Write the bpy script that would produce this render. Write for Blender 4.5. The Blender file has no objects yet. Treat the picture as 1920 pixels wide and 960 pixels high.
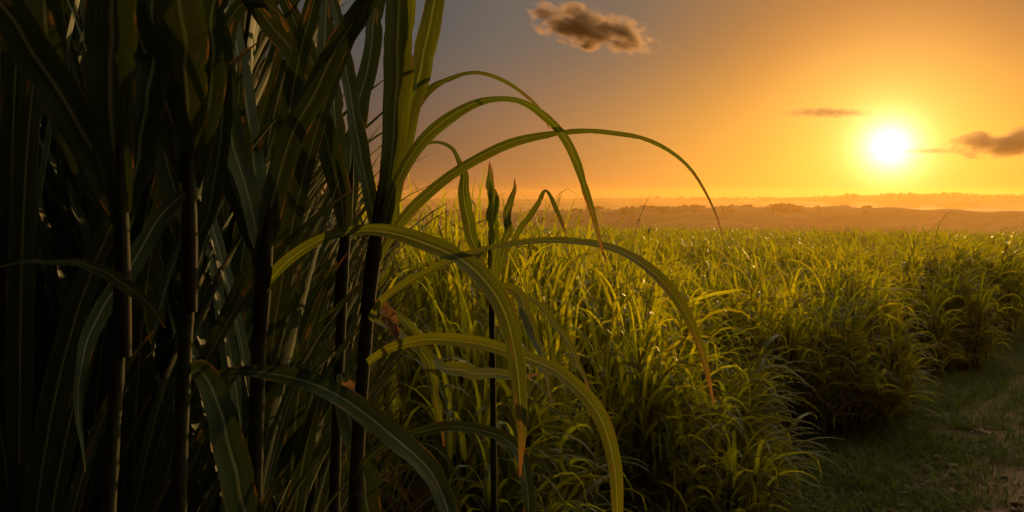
import bpy, math, random
import numpy as np
from mathutils import Vector, Matrix, noise as mnoise

scene = bpy.context.scene
COL = scene.collection
R = math.radians
RNG = np.random.default_rng(11)
random.seed(11)

# ------------------------------------------------------------------ camera
F, CX, HY, CAMZ = 1507.0, 960.0, 372.0, 2.6      # focal length in photo pixels, centre column, horizon row, eye height (m)
cam_d = bpy.data.cameras.new("camera")
cam = bpy.data.objects.new("camera", cam_d)
COL.objects.link(cam)
cam.location = (0, 0, CAMZ)
cam.rotation_euler = (R(90), 0, 0)
cam_d.sensor_width = 36.0
cam_d.lens = 36.0 * F / 1920.0
cam_d.shift_y = -(480.0 - HY) / 1920.0
cam_d.clip_start = 0.05
cam_d.clip_end = 20000.0
cam_d.dof.use_dof = True
cam_d.dof.focus_distance = 2.4
cam_d.dof.aperture_fstop = 14.0
scene.camera = cam

# ------------------------------------------------------------------ light
SUN_AZ = math.atan2(1668 - CX, F)
SUN_EL = math.atan2(HY - 275, math.hypot(1668 - CX, F))
SUN_DIR = Vector((math.sin(SUN_AZ) * math.cos(SUN_EL), math.cos(SUN_AZ) * math.cos(SUN_EL), math.sin(SUN_EL)))
SUN_STRENGTH = 5.0
SUN_COLOR = (1.0, 0.56, 0.17)
HAZE_DENSITY = 0.00020
HAZE_G = 0.6
WORLD_STRENGTH = 0.1
NISHITA_MIX = 0.05

sun_d = bpy.data.lights.new("sun", 'SUN')
sun_d.energy = SUN_STRENGTH
sun_d.angle = R(0.6)
sun_d.color = SUN_COLOR
sun = bpy.data.objects.new("sun", sun_d)
COL.objects.link(sun)
sun.rotation_euler = (-SUN_DIR).to_track_quat('-Z', 'Y').to_euler()
sun.location = (0, 0, 30)

scene.view_settings.view_transform = 'Standard'
scene.view_settings.look = 'None'
scene.view_settings.exposure = 0.0
scene.view_settings.gamma = 1.0
scene.view_settings.use_curve_mapping = False
scene.render.engine = 'CYCLES'
cy = scene.cycles
cy.use_denoising = True
try:
    cy.denoiser = 'OPENIMAGEDENOISE'
except Exception:
    pass
cy.max_bounces = 6
cy.diffuse_bounces = 3
cy.glossy_bounces = 2
cy.transmission_bounces = 4
cy.transparent_max_bounces = 6
cy.volume_bounces = 0
cy.volume_step_rate = 1.0
cy.sample_clamp_indirect = 4.0
cy.sample_clamp_direct = 12.0


def lin(r, g, b):
    f = lambda c: (c / 255) / 12.92 if c / 255 <= 0.04045 else ((c / 255 + 0.055) / 1.055) ** 2.4
    return (f(r), f(g), f(b))


class NT:
    """small helper to wire shader nodes"""
    def __init__(self, tree):
        self.t = tree
        tree.nodes.clear()

    def n(self, kind, **kw):
        nd = self.t.nodes.new(kind)
        for k, v in kw.items():
            setattr(nd, k, v)
        return nd

    def put(self, sock, v):
        if v is None:
            return
        if isinstance(v, bpy.types.NodeSocket):
            self.t.links.new(v, sock)
        elif isinstance(v, (tuple, list)):
            n = len(sock.default_value)
            sock.default_value = (tuple(v) + (1.0,))[:n] if len(v) < n else tuple(v)[:n]
        else:
            sock.default_value = v

    def math(self, op, a, b=None, c=None, clamp=False):
        nd = self.n('ShaderNodeMath', operation=op, use_clamp=clamp)
        for i, v in enumerate((a, b, c)):
            self.put(nd.inputs[i], v)
        return nd.outputs[0]

    def vmath(self, op, a, b=None):
        nd = self.n('ShaderNodeVectorMath', operation=op)
        self.put(nd.inputs[0], a)
        if b is not None:
            self.put(nd.inputs[1], b)
        return nd.outputs['Value'] if op in ('DOT_PRODUCT', 'LENGTH') else nd.outputs[0]

    def mix(self, fac, a, b, blend='MIX'):
        nd = self.n('ShaderNodeMix', data_type='RGBA', blend_type=blend)
        self.put(nd.inputs[0], fac)
        self.put(nd.inputs[6], a)
        self.put(nd.inputs[7], b)
        return nd.outputs[2]

    def ramp(self, fac, stops, interp='LINEAR'):
        nd = self.n('ShaderNodeValToRGB')
        cr = nd.color_ramp
        cr.interpolation = interp
        while len(cr.elements) < len(stops):
            cr.elements.new(0.5)
        for e, (p, c) in zip(cr.elements, stops):
            e.position = p
            e.color = tuple(c) + (1.0,) if len(c) == 3 else c
        self.put(nd.inputs[0], fac)
        return nd.outputs[0]

    def smooth(self, x, lo, hi):
        nd = self.n('ShaderNodeMapRange', interpolation_type='SMOOTHSTEP')
        self.put(nd.inputs[0], x)
        nd.inputs[1].default_value = lo
        nd.inputs[2].default_value = hi
        return nd.outputs[0]

    def noise(self, vec, scale, detail=2.0, rough=0.5):
        nd = self.n('ShaderNodeTexNoise')
        if vec is not None:
            self.put(nd.inputs['Vector'], vec)
        nd.inputs['Scale'].default_value = scale
        nd.inputs['Detail'].default_value = detail
        nd.inputs['Roughness'].default_value = rough
        return nd.outputs['Fac']


world = bpy.data.worlds.new("World")
scene.world = world
world.use_nodes = True
w = NT(world.node_tree)
tc = w.n('ShaderNodeTexCoord').outputs['Generated']
sky = w.n('ShaderNodeTexSky', sky_type='NISHITA')
sky.sun_disc = False
sky.sun_elevation = SUN_EL
sky.sun_rotation = SUN_AZ
sky.dust_density = 3.0
dirn = w.vmath('NORMALIZE', tc)
theta = w.math('MULTIPLY', w.math('ARCCOSINE', w.vmath('DOT_PRODUCT', dirn, tuple(SUN_DIR))), 180 / math.pi)
sep = w.n('ShaderNodeSeparateXYZ')
w.put(sep.inputs[0], dirn)
elev = w.math('MULTIPLY', w.math('ARCSINE', sep.outputs[2]), 180 / math.pi)
t01 = w.math('DIVIDE', theta, 90.0, clamp=True)
low = w.ramp(t01, [(0.0, lin(253, 190, 50)), (0.06, lin(248, 176, 48)), (0.1, lin(238, 162, 54)), (0.18, lin(204, 140, 66)), (0.26, lin(166, 114, 66)),
                   (0.33, lin(128, 94, 64)), (0.40, lin(90, 72, 58)), (0.47, lin(66, 56, 52)), (0.56, lin(22, 21, 22)), (0.7, lin(8, 8, 9)), (1.0, lin(7, 7, 8))])
high = w.ramp(t01, [(0.0, lin(246, 172, 62)), (0.06, lin(212, 136, 52)), (0.105, lin(178, 110, 48)), (0.14, lin(150, 102, 60)), (0.21, lin(112, 96, 82)),
                    (0.30, lin(94, 93, 90)), (0.37, lin(76, 81, 84)), (0.46, lin(56, 62, 66)), (0.55, lin(24, 27, 30)), (0.7, lin(13, 15, 17)), (1.0, lin(12, 14, 17))])
ef = w.smooth(elev, 0.5, 12.5)
col = w.mix(ef, low, high)
top = w.smooth(elev, 15.0, 28.0)
col = w.mix(top, col, w.mix(w.math('MULTIPLY', w.smooth(sep.outputs[0], -0.3, 0.25), w.smooth(w.vmath('DOT_PRODUCT', dirn, (math.sin(SUN_AZ), math.cos(SUN_AZ), 0.0)), 0.18, 0.65)), lin(20, 23, 27), (2.4, 1.95, 1.2)))  # overbright sunset-side patch overhead, added out of view as fill for the verge
# haze thickening close to the skyline
band = w.math('POWER', 2.718, w.math('MULTIPLY', w.math('MULTIPLY', elev, elev), -0.25))
col = w.mix(w.math('MULTIPLY', band, 0.18), col, w.mix(0.5, col, lin(205, 120, 60)))
dim = w.math('SUBTRACT', 1.0, w.math('MULTIPLY', w.math('POWER', 2.718, w.math('MULTIPLY', w.math('MULTIPLY', elev, elev), -0.9)), 0.38))
sd = w.n('ShaderNodeVectorMath', operation='SCALE'); w.put(sd.inputs[0], col); w.put(sd.inputs['Scale'], dim)
col = sd.outputs[0]
# the aureole round the low sun
core = w.math('MULTIPLY', w.math('POWER', 2.718, w.math('MULTIPLY', w.math('POWER', w.math('DIVIDE', theta, 1.2), 1.4), -1.0)), 4.0)
halo = w.math('MULTIPLY', w.math('POWER', 2.718, w.math('DIVIDE', theta, -3.2)), 0.85)
halo = w.math('ADD', halo, w.math('MULTIPLY', w.math('POWER', 2.718, w.math('DIVIDE', theta, -8.0)), 0.16))
glow = w.mix(1.0, (0, 0, 0), (1.0, 0.82, 0.42))
add1 = w.n('ShaderNodeVectorMath', operation='SCALE'); w.put(add1.inputs[0], (1.0, 0.86, 0.5)); w.put(add1.inputs['Scale'], core)
add2 = w.n('ShaderNodeVectorMath', operation='SCALE'); w.put(add2.inputs[0], (1.0, 0.64, 0.2)); w.put(add2.inputs['Scale'], halo)
tot = w.vmath('ADD', w.vmath('ADD', col, add1.outputs[0]), add2.outputs[0])
sc10 = w.n('ShaderNodeVectorMath', operation='SCALE'); w.put(sc10.inputs[0], tot); w.put(sc10.inputs['Scale'], w.math('MULTIPLY', w.math('ADD', 1.0, w.math('MULTIPLY', w.math('MULTIPLY', w.smooth(sep.outputs[0], 0.56, 0.95), w.smooth(sep.outputs[1], -0.1, 0.4)), 0.6)), 0.92 / WORLD_STRENGTH))  # sky right of the view brightened, an added fill for the verge
scn = w.n('ShaderNodeVectorMath', operation='SCALE'); w.put(scn.inputs[0], sky.outputs[0]); scn.inputs['Scale'].default_value = NISHITA_MIX
bg = w.n('ShaderNodeBackground')
w.put(bg.inputs[0], w.vmath('ADD', sc10.outputs[0], scn.outputs[0]))
bg.inputs[1].default_value = WORLD_STRENGTH
wo = w.n('ShaderNodeOutputWorld')
w.put(wo.inputs[0], bg.outputs[0])

# ------------------------------------------------------------------ materials


def new_mat(name):
    m = bpy.data.materials.new(name)
    m.use_nodes = True
    return m, NT(m.node_tree)


def out(n, surf=None, vol=None):
    o = n.n('ShaderNodeOutputMaterial')
    if surf is not None:
        n.put(o.inputs['Surface'], surf)
    if vol is not None:
        n.put(o.inputs['Volume'], vol)


def leaf_material(name, dark, light, trans, trans_mix, dry_tip, rough=0.58, stripes=22.0):
    m, n = new_mat(name)
    uv = n.n('ShaderNodeUVMap', uv_map='UVMap').outputs[0]
    s = n.n('ShaderNodeSeparateXYZ'); n.put(s.inputs[0], uv)
    u, v = s.outputs[0], s.outputs[1]
    rnd = n.n('ShaderNodeNewGeometry').outputs['Random Per Island']
    objr = n.n('ShaderNodeObjectInfo').outputs['Random']
    au = n.math('ABSOLUTE', n.math('SUBTRACT', u, 0.5))
    rib = n.math('SUBTRACT', 1.0, n.smooth(au, 0.018, 0.06))
    comb = n.n('ShaderNodeCombineXYZ')
    n.put(comb.inputs[0], n.math('MULTIPLY', u, stripes)); n.put(comb.inputs[1], n.math('MULTIPLY', v, 1.6)); n.put(comb.inputs[2], n.math('MULTIPLY', rnd, 37.0))
    st = n.noise(comb.outputs[0], 1.0, 2.0)
    comb2 = n.n('ShaderNodeCombineXYZ')
    n.put(comb2.inputs[0], n.math('MULTIPLY', u, 2.0)); n.put(comb2.inputs[1], n.math('MULTIPLY', v, 9.0)); n.put(comb2.inputs[2], n.math('MULTIPLY', rnd, 91.0))
    blot = n.noise(comb2.outputs[0], 1.0, 3.0)
    base = n.mix(n.smooth(st, 0.38, 0.62), dark, light)
    tint = n.math('FRACT', n.math('ADD', n.math('MULTIPLY', rnd, 7.3), objr))
    base = n.mix(n.math('MULTIPLY', tint, 0.45), base, tuple(c * k for c, k in zip(light, (1.35, 1.15, 0.8))))
    base = n.mix(n.math('MULTIPLY', rib, 0.85), base, (0.34, 0.36, 0.22))
    # dry tip, singed margins and rusty blotches
    tip = n.smooth(n.math('ADD', v, n.math('MULTIPLY', n.math('SUBTRACT', blot, 0.5), 0.5)), dry_tip, dry_tip + 0.16)
    marg = n.math('MULTIPLY', n.smooth(au, 0.43, 0.5), n.smooth(blot, 0.48, 0.62))
    spot = n.math('MULTIPLY', n.smooth(blot, 0.64, 0.74), 0.6)
    dry = n.math('MAXIMUM', tip, n.math('MAXIMUM', n.math('MULTIPLY', marg, 0.8), spot))
    base = n.mix(dry, base, n.mix(st, (0.20, 0.10, 0.035), (0.34, 0.2, 0.08)))
    tr = n.mix(n.smooth(st, 0.38, 0.62), tuple(c * 0.5 for c in trans), tuple(c * 1.15 for c in trans))
    tr = n.mix(n.math('MULTIPLY', n.smooth(blot, 0.42, 0.62), 0.55), tr, tuple(c * 0.55 for c in trans))
    tr = n.mix(n.math('MULTIPLY', tint, 0.5), tr, tuple(c * k for c, k in zip(trans, (1.5, 1.2, 0.7))))
    tr = n.mix(n.math('MULTIPLY', rib, 0.7), tr, tuple(c * 1.7 + 0.02 for c in trans))
    tr = n.mix(dry, tr, (0.26, 0.11, 0.03))
    bump = n.n('ShaderNodeBump'); bump.inputs['Strength'].default_value = 0.35; bump.inputs['Distance'].default_value = 0.002
    n.put(bump.inputs['Height'], st)
    p = n.n('ShaderNodeBsdfPrincipled')
    n.put(p.inputs['Base Color'], base)
    n.put(p.inputs['Roughness'], n.math('ADD', rough, n.math('MULTIPLY', blot, 0.18)))
    p.inputs['Specular IOR Level'].default_value = 0.32
    n.put(p.inputs['Normal'], bump.outputs[0])
    t = n.n('ShaderNodeBsdfTranslucent'); n.put(t.inputs[0], tr)
    mx = n.n('ShaderNodeMixShader'); mx.inputs[0].default_value = trans_mix
    n.put(mx.inputs[1], p.outputs[0]); n.put(mx.inputs[2], t.outputs[0])
    out(n, mx.outputs[0])
    return m


M_TALL = leaf_material("shaded_mature_cane_leaf", (0.026, 0.058, 0.024), (0.055, 0.095, 0.032), (0.020, 0.030, 0.003), 0.34, 0.90)  # darker, less translucent copy: the thicket's shade is put into its colour
M_ARCH = leaf_material("lit_yellowing_cane_leaf", (0.045, 0.080, 0.018), (0.075, 0.11, 0.022), (0.12, 0.145, 0.006), 0.45, 0.82)  # lighter copy: sunlight put into the colour, on top of some real yellowing
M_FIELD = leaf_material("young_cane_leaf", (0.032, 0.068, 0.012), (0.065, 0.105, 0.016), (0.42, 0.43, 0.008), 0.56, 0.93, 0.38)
M_GRASS = leaf_material("verge_grass", (0.055, 0.115, 0.014), (0.095, 0.12, 0.02), (0.13, 0.22, 0.01), 0.4, 0.93, 0.5)


def dry_material():
    m, n = new_mat("dry_cane_leaf")
    uv = n.n('ShaderNodeUVMap', uv_map='UVMap').outputs[0]
    mp = n.n('ShaderNodeMapping'); n.put(mp.inputs[0], uv); mp.inputs['Scale'].default_value = (16, 2.5, 1)
    a = n.noise(mp.outputs[0], 1.0, 3.0)
    c = n.mix(n.smooth(a, 0.3, 0.7), (0.10, 0.055, 0.025), (0.24, 0.15, 0.07))
    p = n.n('ShaderNodeBsdfPrincipled'); n.put(p.inputs['Base Color'], c); p.inputs['Roughness'].default_value = 0.75
    t = n.n('ShaderNodeBsdfTranslucent'); n.put(t.inputs[0], n.mix(0.5, c, (0.22, 0.10, 0.03)))
    mx = n.n('ShaderNodeMixShader'); mx.inputs[0].default_value = 0.3
    n.put(mx.inputs[1], p.outputs[0]); n.put(mx.inputs[2], t.outputs[0])
    out(n, mx.outputs[0])
    return m


M_DRY = dry_material()


def stalk_material():
    m, n = new_mat("cane_stalk_rind")
    uv = n.n('ShaderNodeUVMap', uv_map='UVMap').outputs[0]
    s = n.n('ShaderNodeSeparateXYZ'); n.put(s.inputs[0], uv)
    v = s.outputs[1]                                      # metres / internode length
    fr = n.math('FRACT', v)
    ring = n.math('SUBTRACT', 1.0, n.smooth(n.math('MINIMUM', fr, n.math('SUBTRACT', 1.0, fr)), 0.02, 0.08))
    wax = n.math('MULTIPLY', n.smooth(fr, 0.75, 0.95), 0.7)
    mp = n.n('ShaderNodeMapping'); n.put(mp.inputs[0], uv); mp.inputs['Scale'].default_value = (26, 1.5, 1)
    a = n.noise(mp.outputs[0], 1.0, 3.0)
    b = n.noise(uv, 5.0, 3.0)
    c = n.mix(n.smooth(b, 0.35, 0.65), (0.026, 0.038, 0.012), (0.04, 0.034, 0.014))
    c = n.mix(n.math('MULTIPLY', n.smooth(a, 0.45, 0.7), 0.6), c, (0.05, 0.045, 0.02))
    c = n.mix(n.math('MULTIPLY', wax, n.smooth(b, 0.4, 0.6)), c, (0.06, 0.06, 0.045))
    c = n.mix(ring, c, (0.03, 0.022, 0.012))
    bump = n.n('ShaderNodeBump'); bump.inputs['Strength'].default_value = 0.4; bump.inputs['Distance'].default_value = 0.003
    n.put(bump.inputs['Height'], a)
    p = n.n('ShaderNodeBsdfPrincipled'); n.put(p.inputs['Base Color'], c); p.inputs['Roughness'].default_value = 0.8
    p.inputs['Specular IOR Level'].default_value = 0.12
    n.put(p.inputs['Normal'], bump.outputs[0])
    out(n, p.outputs[0])
    return m


M_STALK = stalk_material()


def soil_material(name, dark, light, pebble):
    m, n = new_mat(name)
    pos = n.n('ShaderNodeNewGeometry').outputs['Position']
    big = n.noise(pos, 0.9, 4.0)
    fine = n.noise(pos, 14.0, 5.0, 0.65)
    grit = n.noise(pos, 90.0, 2.0)
    c = n.mix(n.smooth(big, 0.3, 0.7), dark, light)
    c = n.mix(n.math('MULTIPLY', n.smooth(fine, 0.45, 0.7), 0.6), c, pebble)
    c = n.mix(n.math('MULTIPLY', n.smooth(grit, 0.55, 0.75), 0.45), c, tuple(k * 1.5 for k in pebble))
    hgt = n.math('ADD', n.math('MULTIPLY', fine, 1.0), n.math('MULTIPLY', grit, 0.35))
    bump = n.n('ShaderNodeBump'); bump.inputs['Strength'].default_value = 0.9; bump.inputs['Distance'].default_value = 0.04
    n.put(bump.inputs['Height'], hgt)
    p = n.n('ShaderNodeBsdfPrincipled'); n.put(p.inputs['Base Color'], c); p.inputs['Roughness'].default_value = 0.95
    p.inputs['Specular IOR Level'].default_value = 0.15
    n.put(p.inputs['Normal'], bump.outputs[0])
    out(n, p.outputs[0])
    return m


M_PATH = soil_material("path_dirt", (0.19, 0.12, 0.07), (0.32, 0.21, 0.125), (0.28, 0.19, 0.12))
M_CLOD = soil_material("clod_dirt", (0.18, 0.12, 0.075), (0.28, 0.2, 0.13), (0.34, 0.24, 0.17))


def ground_material():
    m, n = new_mat("valley_ground")
    pos = n.n('ShaderNodeNewGeometry').outputs['Position']
    dist = n.vmath('LENGTH', pos)
    soil = n.mix(n.smooth(n.noise(pos, 6.0, 5.0), 0.35, 0.65), (0.075, 0.05, 0.028), (0.15, 0.10, 0.056))
    vor = n.n('ShaderNodeTexVoronoi'); n.put(vor.inputs['Vector'], pos); vor.inputs['Scale'].default_value = 0.0042
    plots = n.mix(n.math('FRACT', n.math('MULTIPLY', vor.outputs['Distance'], 3.7)), (0.05, 0.075, 0.02), (0.12, 0.12, 0.05))
    wood = n.smooth(n.noise(pos, 0.006, 4.0), 0.5, 0.58)
    plots = n.mix(wood, plots, (0.025, 0.04, 0.015))
    plots = n.mix(n.math('MULTIPLY', n.noise(pos, 0.08, 3.0), 0.5), plots, (0.04, 0.06, 0.02))
    c = n.mix(n.smooth(dist, 90.0, 140.0), soil, plots)
    bump = n.n('ShaderNodeBump'); bump.inputs['Strength'].default_value = 0.6; bump.inputs['Distance'].default_value = 0.05
    n.put(bump.inputs['Height'], n.noise(pos, 9.0, 5.0))
    p = n.n('ShaderNodeBsdfPrincipled'); n.put(p.inputs['Base Color'], c); p.inputs['Roughness'].default_value = 0.95
    p.inputs['Specular IOR Level'].default_value = 0.1
    n.put(p.inputs['Normal'], bump.outputs[0])
    out(n, p.outputs[0])
    return m


M_GROUND = ground_material()


def wood_material():
    m, n = new_mat("far_tree_foliage")
    r = n.n('ShaderNodeNewGeometry').outputs['Random Per Island']
    c = n.mix(r, (0.02, 0.035, 0.012), (0.055, 0.07, 0.022))
    p = n.n('ShaderNodeBsdfPrincipled'); n.put(p.inputs['Base Color'], c); p.inputs['Roughness'].default_value = 0.9
    t = n.n('ShaderNodeBsdfTranslucent'); n.put(t.inputs[0], (0.08, 0.09, 0.02))
    mx = n.n('ShaderNodeMixShader'); mx.inputs[0].default_value = 0.25
    n.put(mx.inputs[1], p.outputs[0]); n.put(mx.inputs[2], t.outputs[0])
    out(n, mx.outputs[0])
    return m


M_WOOD = wood_material()

# ------------------------------------------------------------------ mesh helpers


class Geo:
    def __init__(self):
        self.v, self.f, self.uv, self.mi, self.n = [], [], [], [], 0

    def add(self, verts, quads, uvs, mi=0):
        self.v.append(np.asarray(verts, float)); self.f.append(np.asarray(quads, int) + self.n)
        self.uv.append(np.asarray(uvs, float)); self.mi.append(np.full(len(quads), mi, int)); self.n += len(verts)

    def arrays(self):
        return np.concatenate(self.v), np.concatenate(self.f), np.concatenate(self.uv), np.concatenate(self.mi)

    def merge(self, arr, M=None, off=(0, 0, 0)):
        v, f, uv, mi = arr
        if M is not None:
            v = v @ np.asarray(M).T
        self.v.append(v + np.asarray(off)); self.f.append(f + self.n); self.uv.append(uv); self.mi.append(mi); self.n += len(v)


def mesh_from(name, arr, mats, smooth=True):
    v, f, uv, mi = arr
    me = bpy.data.meshes.new(name)
    nv, nf = len(v), len(f)
    me.vertices.add(nv)
    me.vertices.foreach_set('co', v.astype(np.float32).ravel())
    me.loops.add(nf * 4)
    me.loops.foreach_set('vertex_index', f.astype(np.int32).ravel())
    me.polygons.add(nf)
    me.polygons.foreach_set('loop_start', (np.arange(nf) * 4).astype(np.int32))
    for m in mats:
        me.materials.append(m)
    me.polygons.foreach_set('material_index', mi.astype(np.int32))
    me.polygons.foreach_set('use_smooth', np.full(nf, smooth))
    lay = me.uv_layers.new(name='UVMap')
    lay.data.foreach_set('uv', uv[f.ravel()].astype(np.float32).ravel())
    me.update(calc_edges=True)
    me.validate()
    return me


def link(name, me, parent=None):
    o = bpy.data.objects.new(name, me)
    COL.objects.link(o)
    if parent is not None:
        o.parent = parent
    return o


def tag(o, label=None, cat=None, group=None, kind=None):
    for k, val in (('label', label), ('category', cat), ('group', group), ('kind', kind)):
        if val:
            o[k] = val
    return o


def empty(name, loc, rz=0.0):
    o = bpy.data.objects.new(name, None)
    o.empty_display_size = 0.2
    COL.objects.link(o)
    o.location = loc
    o.rotation_euler = (0, 0, rz)
    return o


def nrm(a):
    return a / np.maximum(np.linalg.norm(a, axis=-1, keepdims=True), 1e-9)


def ribbon(P, S, W, ncross=4, fold=0.22, wave=0.0, rng=RNG):
    """blade from a spine P, unit side vectors S and full widths W; a folded V across, gently wavy margins"""
    n = len(P)
    T = nrm(np.gradient(P, axis=0))
    S = nrm(S - T * np.sum(S * T, axis=1, keepdims=True))
    N = np.cross(T, S)
    us = np.linspace(-1, 1, ncross + 1)
    v = np.linspace(0, 1, n)
    ph = rng.uniform(0, 6.28, 2)
    verts, uvs = [], []
    for u in us:
        lift = fold * abs(u) * W * 0.5
        if wave:
            lift = lift + wave * W * abs(u) * np.sin(v * rng.uniform(20, 26) + ph[0 if u < 0 else 1])
        verts.append(P + S * (u * W * 0.5)[:, None] + N * lift[:, None])
        uvs.append(np.stack([np.full(n, u * 0.5 + 0.5), v], 1))
    verts = np.stack(verts, 1).reshape(-1, 3)
    uvs = np.stack(uvs, 1).reshape(-1, 2)
    c = ncross + 1
    i = np.arange(n - 1)[:, None] * c + np.arange(ncross)[None, :]
    q = np.stack([i, i + 1, i + c + 1, i + c], -1).reshape(-1, 4)
    return verts, q, uvs


def tube(P, Rad, nside=10, vscale=7.0):
    n = len(P)
    T = nrm(np.gradient(P, axis=0))
    A = np.cross(T, np.array([0.0, 1.0, 0.0])); A = nrm(A)
    B = np.cross(T, A)
    ang = np.linspace(0, 2 * math.pi, nside, endpoint=False)
    d = np.r_[0, np.cumsum(np.linalg.norm(np.diff(P, axis=0), axis=1))]
    verts = (P[:, None] + (A[:, None] * np.cos(ang)[None, :, None] + B[:, None] * np.sin(ang)[None, :, None]) * Rad[:, None, None]).reshape(-1, 3)
    uvs = np.stack([np.tile(np.abs(ang / math.pi - 1), n), np.repeat(d * vscale, nside)], 1)
    i = np.arange(n - 1)[:, None] * nside; j = np.arange(nside)[None, :]; k = (j + 1) % nside
    q = np.stack([i + j, i + k, i + nside + k, i + nside + j], -1).reshape(-1, 4)
    return verts, q, uvs


def stalk_geo(P, r0, r1, inter=0.14, nside=10):
    """a cane stalk along a polyline: tapering, with a swollen ring at every node"""
    L = np.linalg.norm(P[-1] - P[0])
    nn = max(2, int(L / inter))
    ts = []
    for k in range(nn):
        for fr in (0.0, 0.06, 0.14, 0.5, 0.86, 0.94):
            ts.append((k + fr) / nn)
    ts.append(1.0)
    ts = np.array(ts)
    tt = np.linspace(0, 1, len(P))
    Q = np.stack([np.interp(ts, tt, P[:, c]) for c in range(3)], 1)
    rr = r0 + (r1 - r0) * ts
    fr = (ts * nn) % 1.0
    near = np.minimum(fr, 1 - fr)
    rr = rr * (1 + 0.09 * np.clip(1 - near / 0.1, 0, 1))
    return tube(Q, rr, nside, nn / L)


def width_profile(s):
    return np.clip(0.55 + 1.9 * s, 0, 1) * np.clip(1 - s ** 2.6, 0, 1) ** 0.85 + 0.015


def leaf_geo(rng, base, az, e0, L, W, bend, pw=1.8, twist=0.0, nseg=12, ncross=2, fold=0.25, wave=0.0, kink=None):
    s = np.linspace(0, 1, nseg + 1)
    e = e0 - bend * s ** pw
    if kink is not None:
        e = e - kink[1] * np.clip((s - kink[0]) / 0.06, 0, 1)
    e = np.maximum(e, R(-88))
    a = az + rng.uniform(-0.35, 0.35) * s ** 2
    d = np.stack([np.cos(e) * np.cos(a), np.cos(e) * np.sin(a), np.sin(e)], 1)
    P = np.asarray(base) + np.vstack([np.zeros(3), np.cumsum((d[1:] + d[:-1]) * 0.5 * (L / nseg), axis=0)])
    H = np.stack([-np.sin(a), np.cos(a), np.zeros_like(a)], 1)
    N = np.cross(d, H)
    tw = twist * s + rng.uniform(-0.3, 0.3)
    S = H * np.cos(tw)[:, None] + N * np.sin(tw)[:, None]
    return ribbon(P, S, W * width_profile(s), ncross, fold, wave, rng)

# ------------------------------------------------------------------ terrain


AZ_PX = lambda px: math.degrees(math.atan2(px - CX, F))
ZR = np.array([0, 12, 20, 40, 60, 80, 100, 140, 300, 480, 640, 760, 900, 1050, 1250, 1600, 2000, 2250, 2600, 3400], float)


def terrain_z(x, y):
    r = np.hypot(x, y)
    az = np.degrees(np.arctan2(x, y))
    z1 = np.interp(az, [-40, -12, 0, 6, 10, 18, 24, 34, 60], [-15, -13, -11.5, -10, -7.0, -5.2, -6, -11, -15])
    z2 = np.interp(az, [-40, -14, -4, 5, 10, 14, 18, 22, 25, 28, 31, 35, 60], [1, 1, 1.6, 1.8, 4.2, 2.6, 3.4, 9, 13.5, 15.5, 10.5, 7.5, 3])
    knots = [0, 0, -0.1, -0.45, -1.0, -1.8, -2.9, -6, -24, -33, -31, -22, None, -14, -20, -17, -6, None, -14, -30]
    z = np.zeros_like(r)
    Z = np.stack([z1 if i == 12 else z2 if i == 17 else np.full_like(r, k) for i, k in enumerate(knots)], -1)
    idx = np.clip(np.searchsorted(ZR, r, side='right') - 1, 0, len(ZR) - 2)
    t = np.clip((r - ZR[idx]) / (ZR[idx + 1] - ZR[idx]), 0, 1)
    far = r > 200
    t = np.where(far, t * t * (3 - 2 * t), t)
    a = np.take_along_axis(Z, idx[..., None], -1)[..., 0]
    b = np.take_along_axis(Z, (idx + 1)[..., None], -1)[..., 0]
    z = a + (b - a) * t
    z = z + np.where(far, 1.3 * np.sin(az * 1.9 + r * 0.004) * np.clip((r - 200) / 600, 0, 1), 0) * np.where((r > 1800), 0.6, 0.8)
    return z


def ground_z(x, y):
    return float(terrain_z(np.array([x], float), np.array([y], float))[0])


def build_ground():
    rings = np.r_[0.0, np.geomspace(0.6, 60, 60), np.linspace(64, 140, 24), np.geomspace(150, 2650, 90)]
    fine = np.radians(np.arange(-50, 60, 0.5)); coarse = np.radians(np.arange(60, 310, 5.0))
    th = np.r_[fine, coarse]
    RR, TT = np.meshgrid(rings, th, indexing='ij')
    x, y = RR * np.sin(TT), RR * np.cos(TT)
    z = terrain_z(x, y)
    n, m = RR.shape
    v = np.stack([x, y, z], -1).reshape(-1, 3)
    i = np.arange(n - 1)[:, None] * m; j = np.arange(m)[None, :]; k = (j + 1) % m
    q = np.stack([i + j, i + m + j, i + m + k, i + k], -1).reshape(-1, 4)
    q = q[m:]                                             # drop the collapsed innermost ring, close it with a fan of its own
    v0 = v[:1]
    g = Geo(); g.add(v, q, v[:, :2] * 0.1)
    inner = np.arange(m, 2 * m)
    fan = np.array([[0, inner[(a + 2) % m], inner[(a + 1) % m], inner[a]] for a in range(0, m - 1, 2)])
    g.add(v, fan, v[:, :2] * 0.1)
    me = mesh_from("ground", g.arrays(), [M_GROUND])
    tag(link("ground", me), kind='structure')


build_ground()

# field edge: a line running away to the right, bulging at every row end
E0 = np.array([2.05, 7.0]); EU = np.array([0.65, 0.76]); EN = np.array([0.76, -0.65])


def edge_coords(x, y):
    dx, dy = x - E0[0], y - E0[1]
    return dx * EU[0] + dy * EU[1], dx * EN[0] + dy * EN[1]


def edge_off(t):
    return np.interp(t, [-6, -4.6, -3, -1.5, 0], [1.5, 1.1, 0.5, 0.1, 0]) + 0.48 * np.cos(2 * math.pi * (t - 3.2) / 4.1)


def from_edge(t, s):
    p = E0 + EU * t + EN * s
    return float(p[0]), float(p[1])


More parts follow.
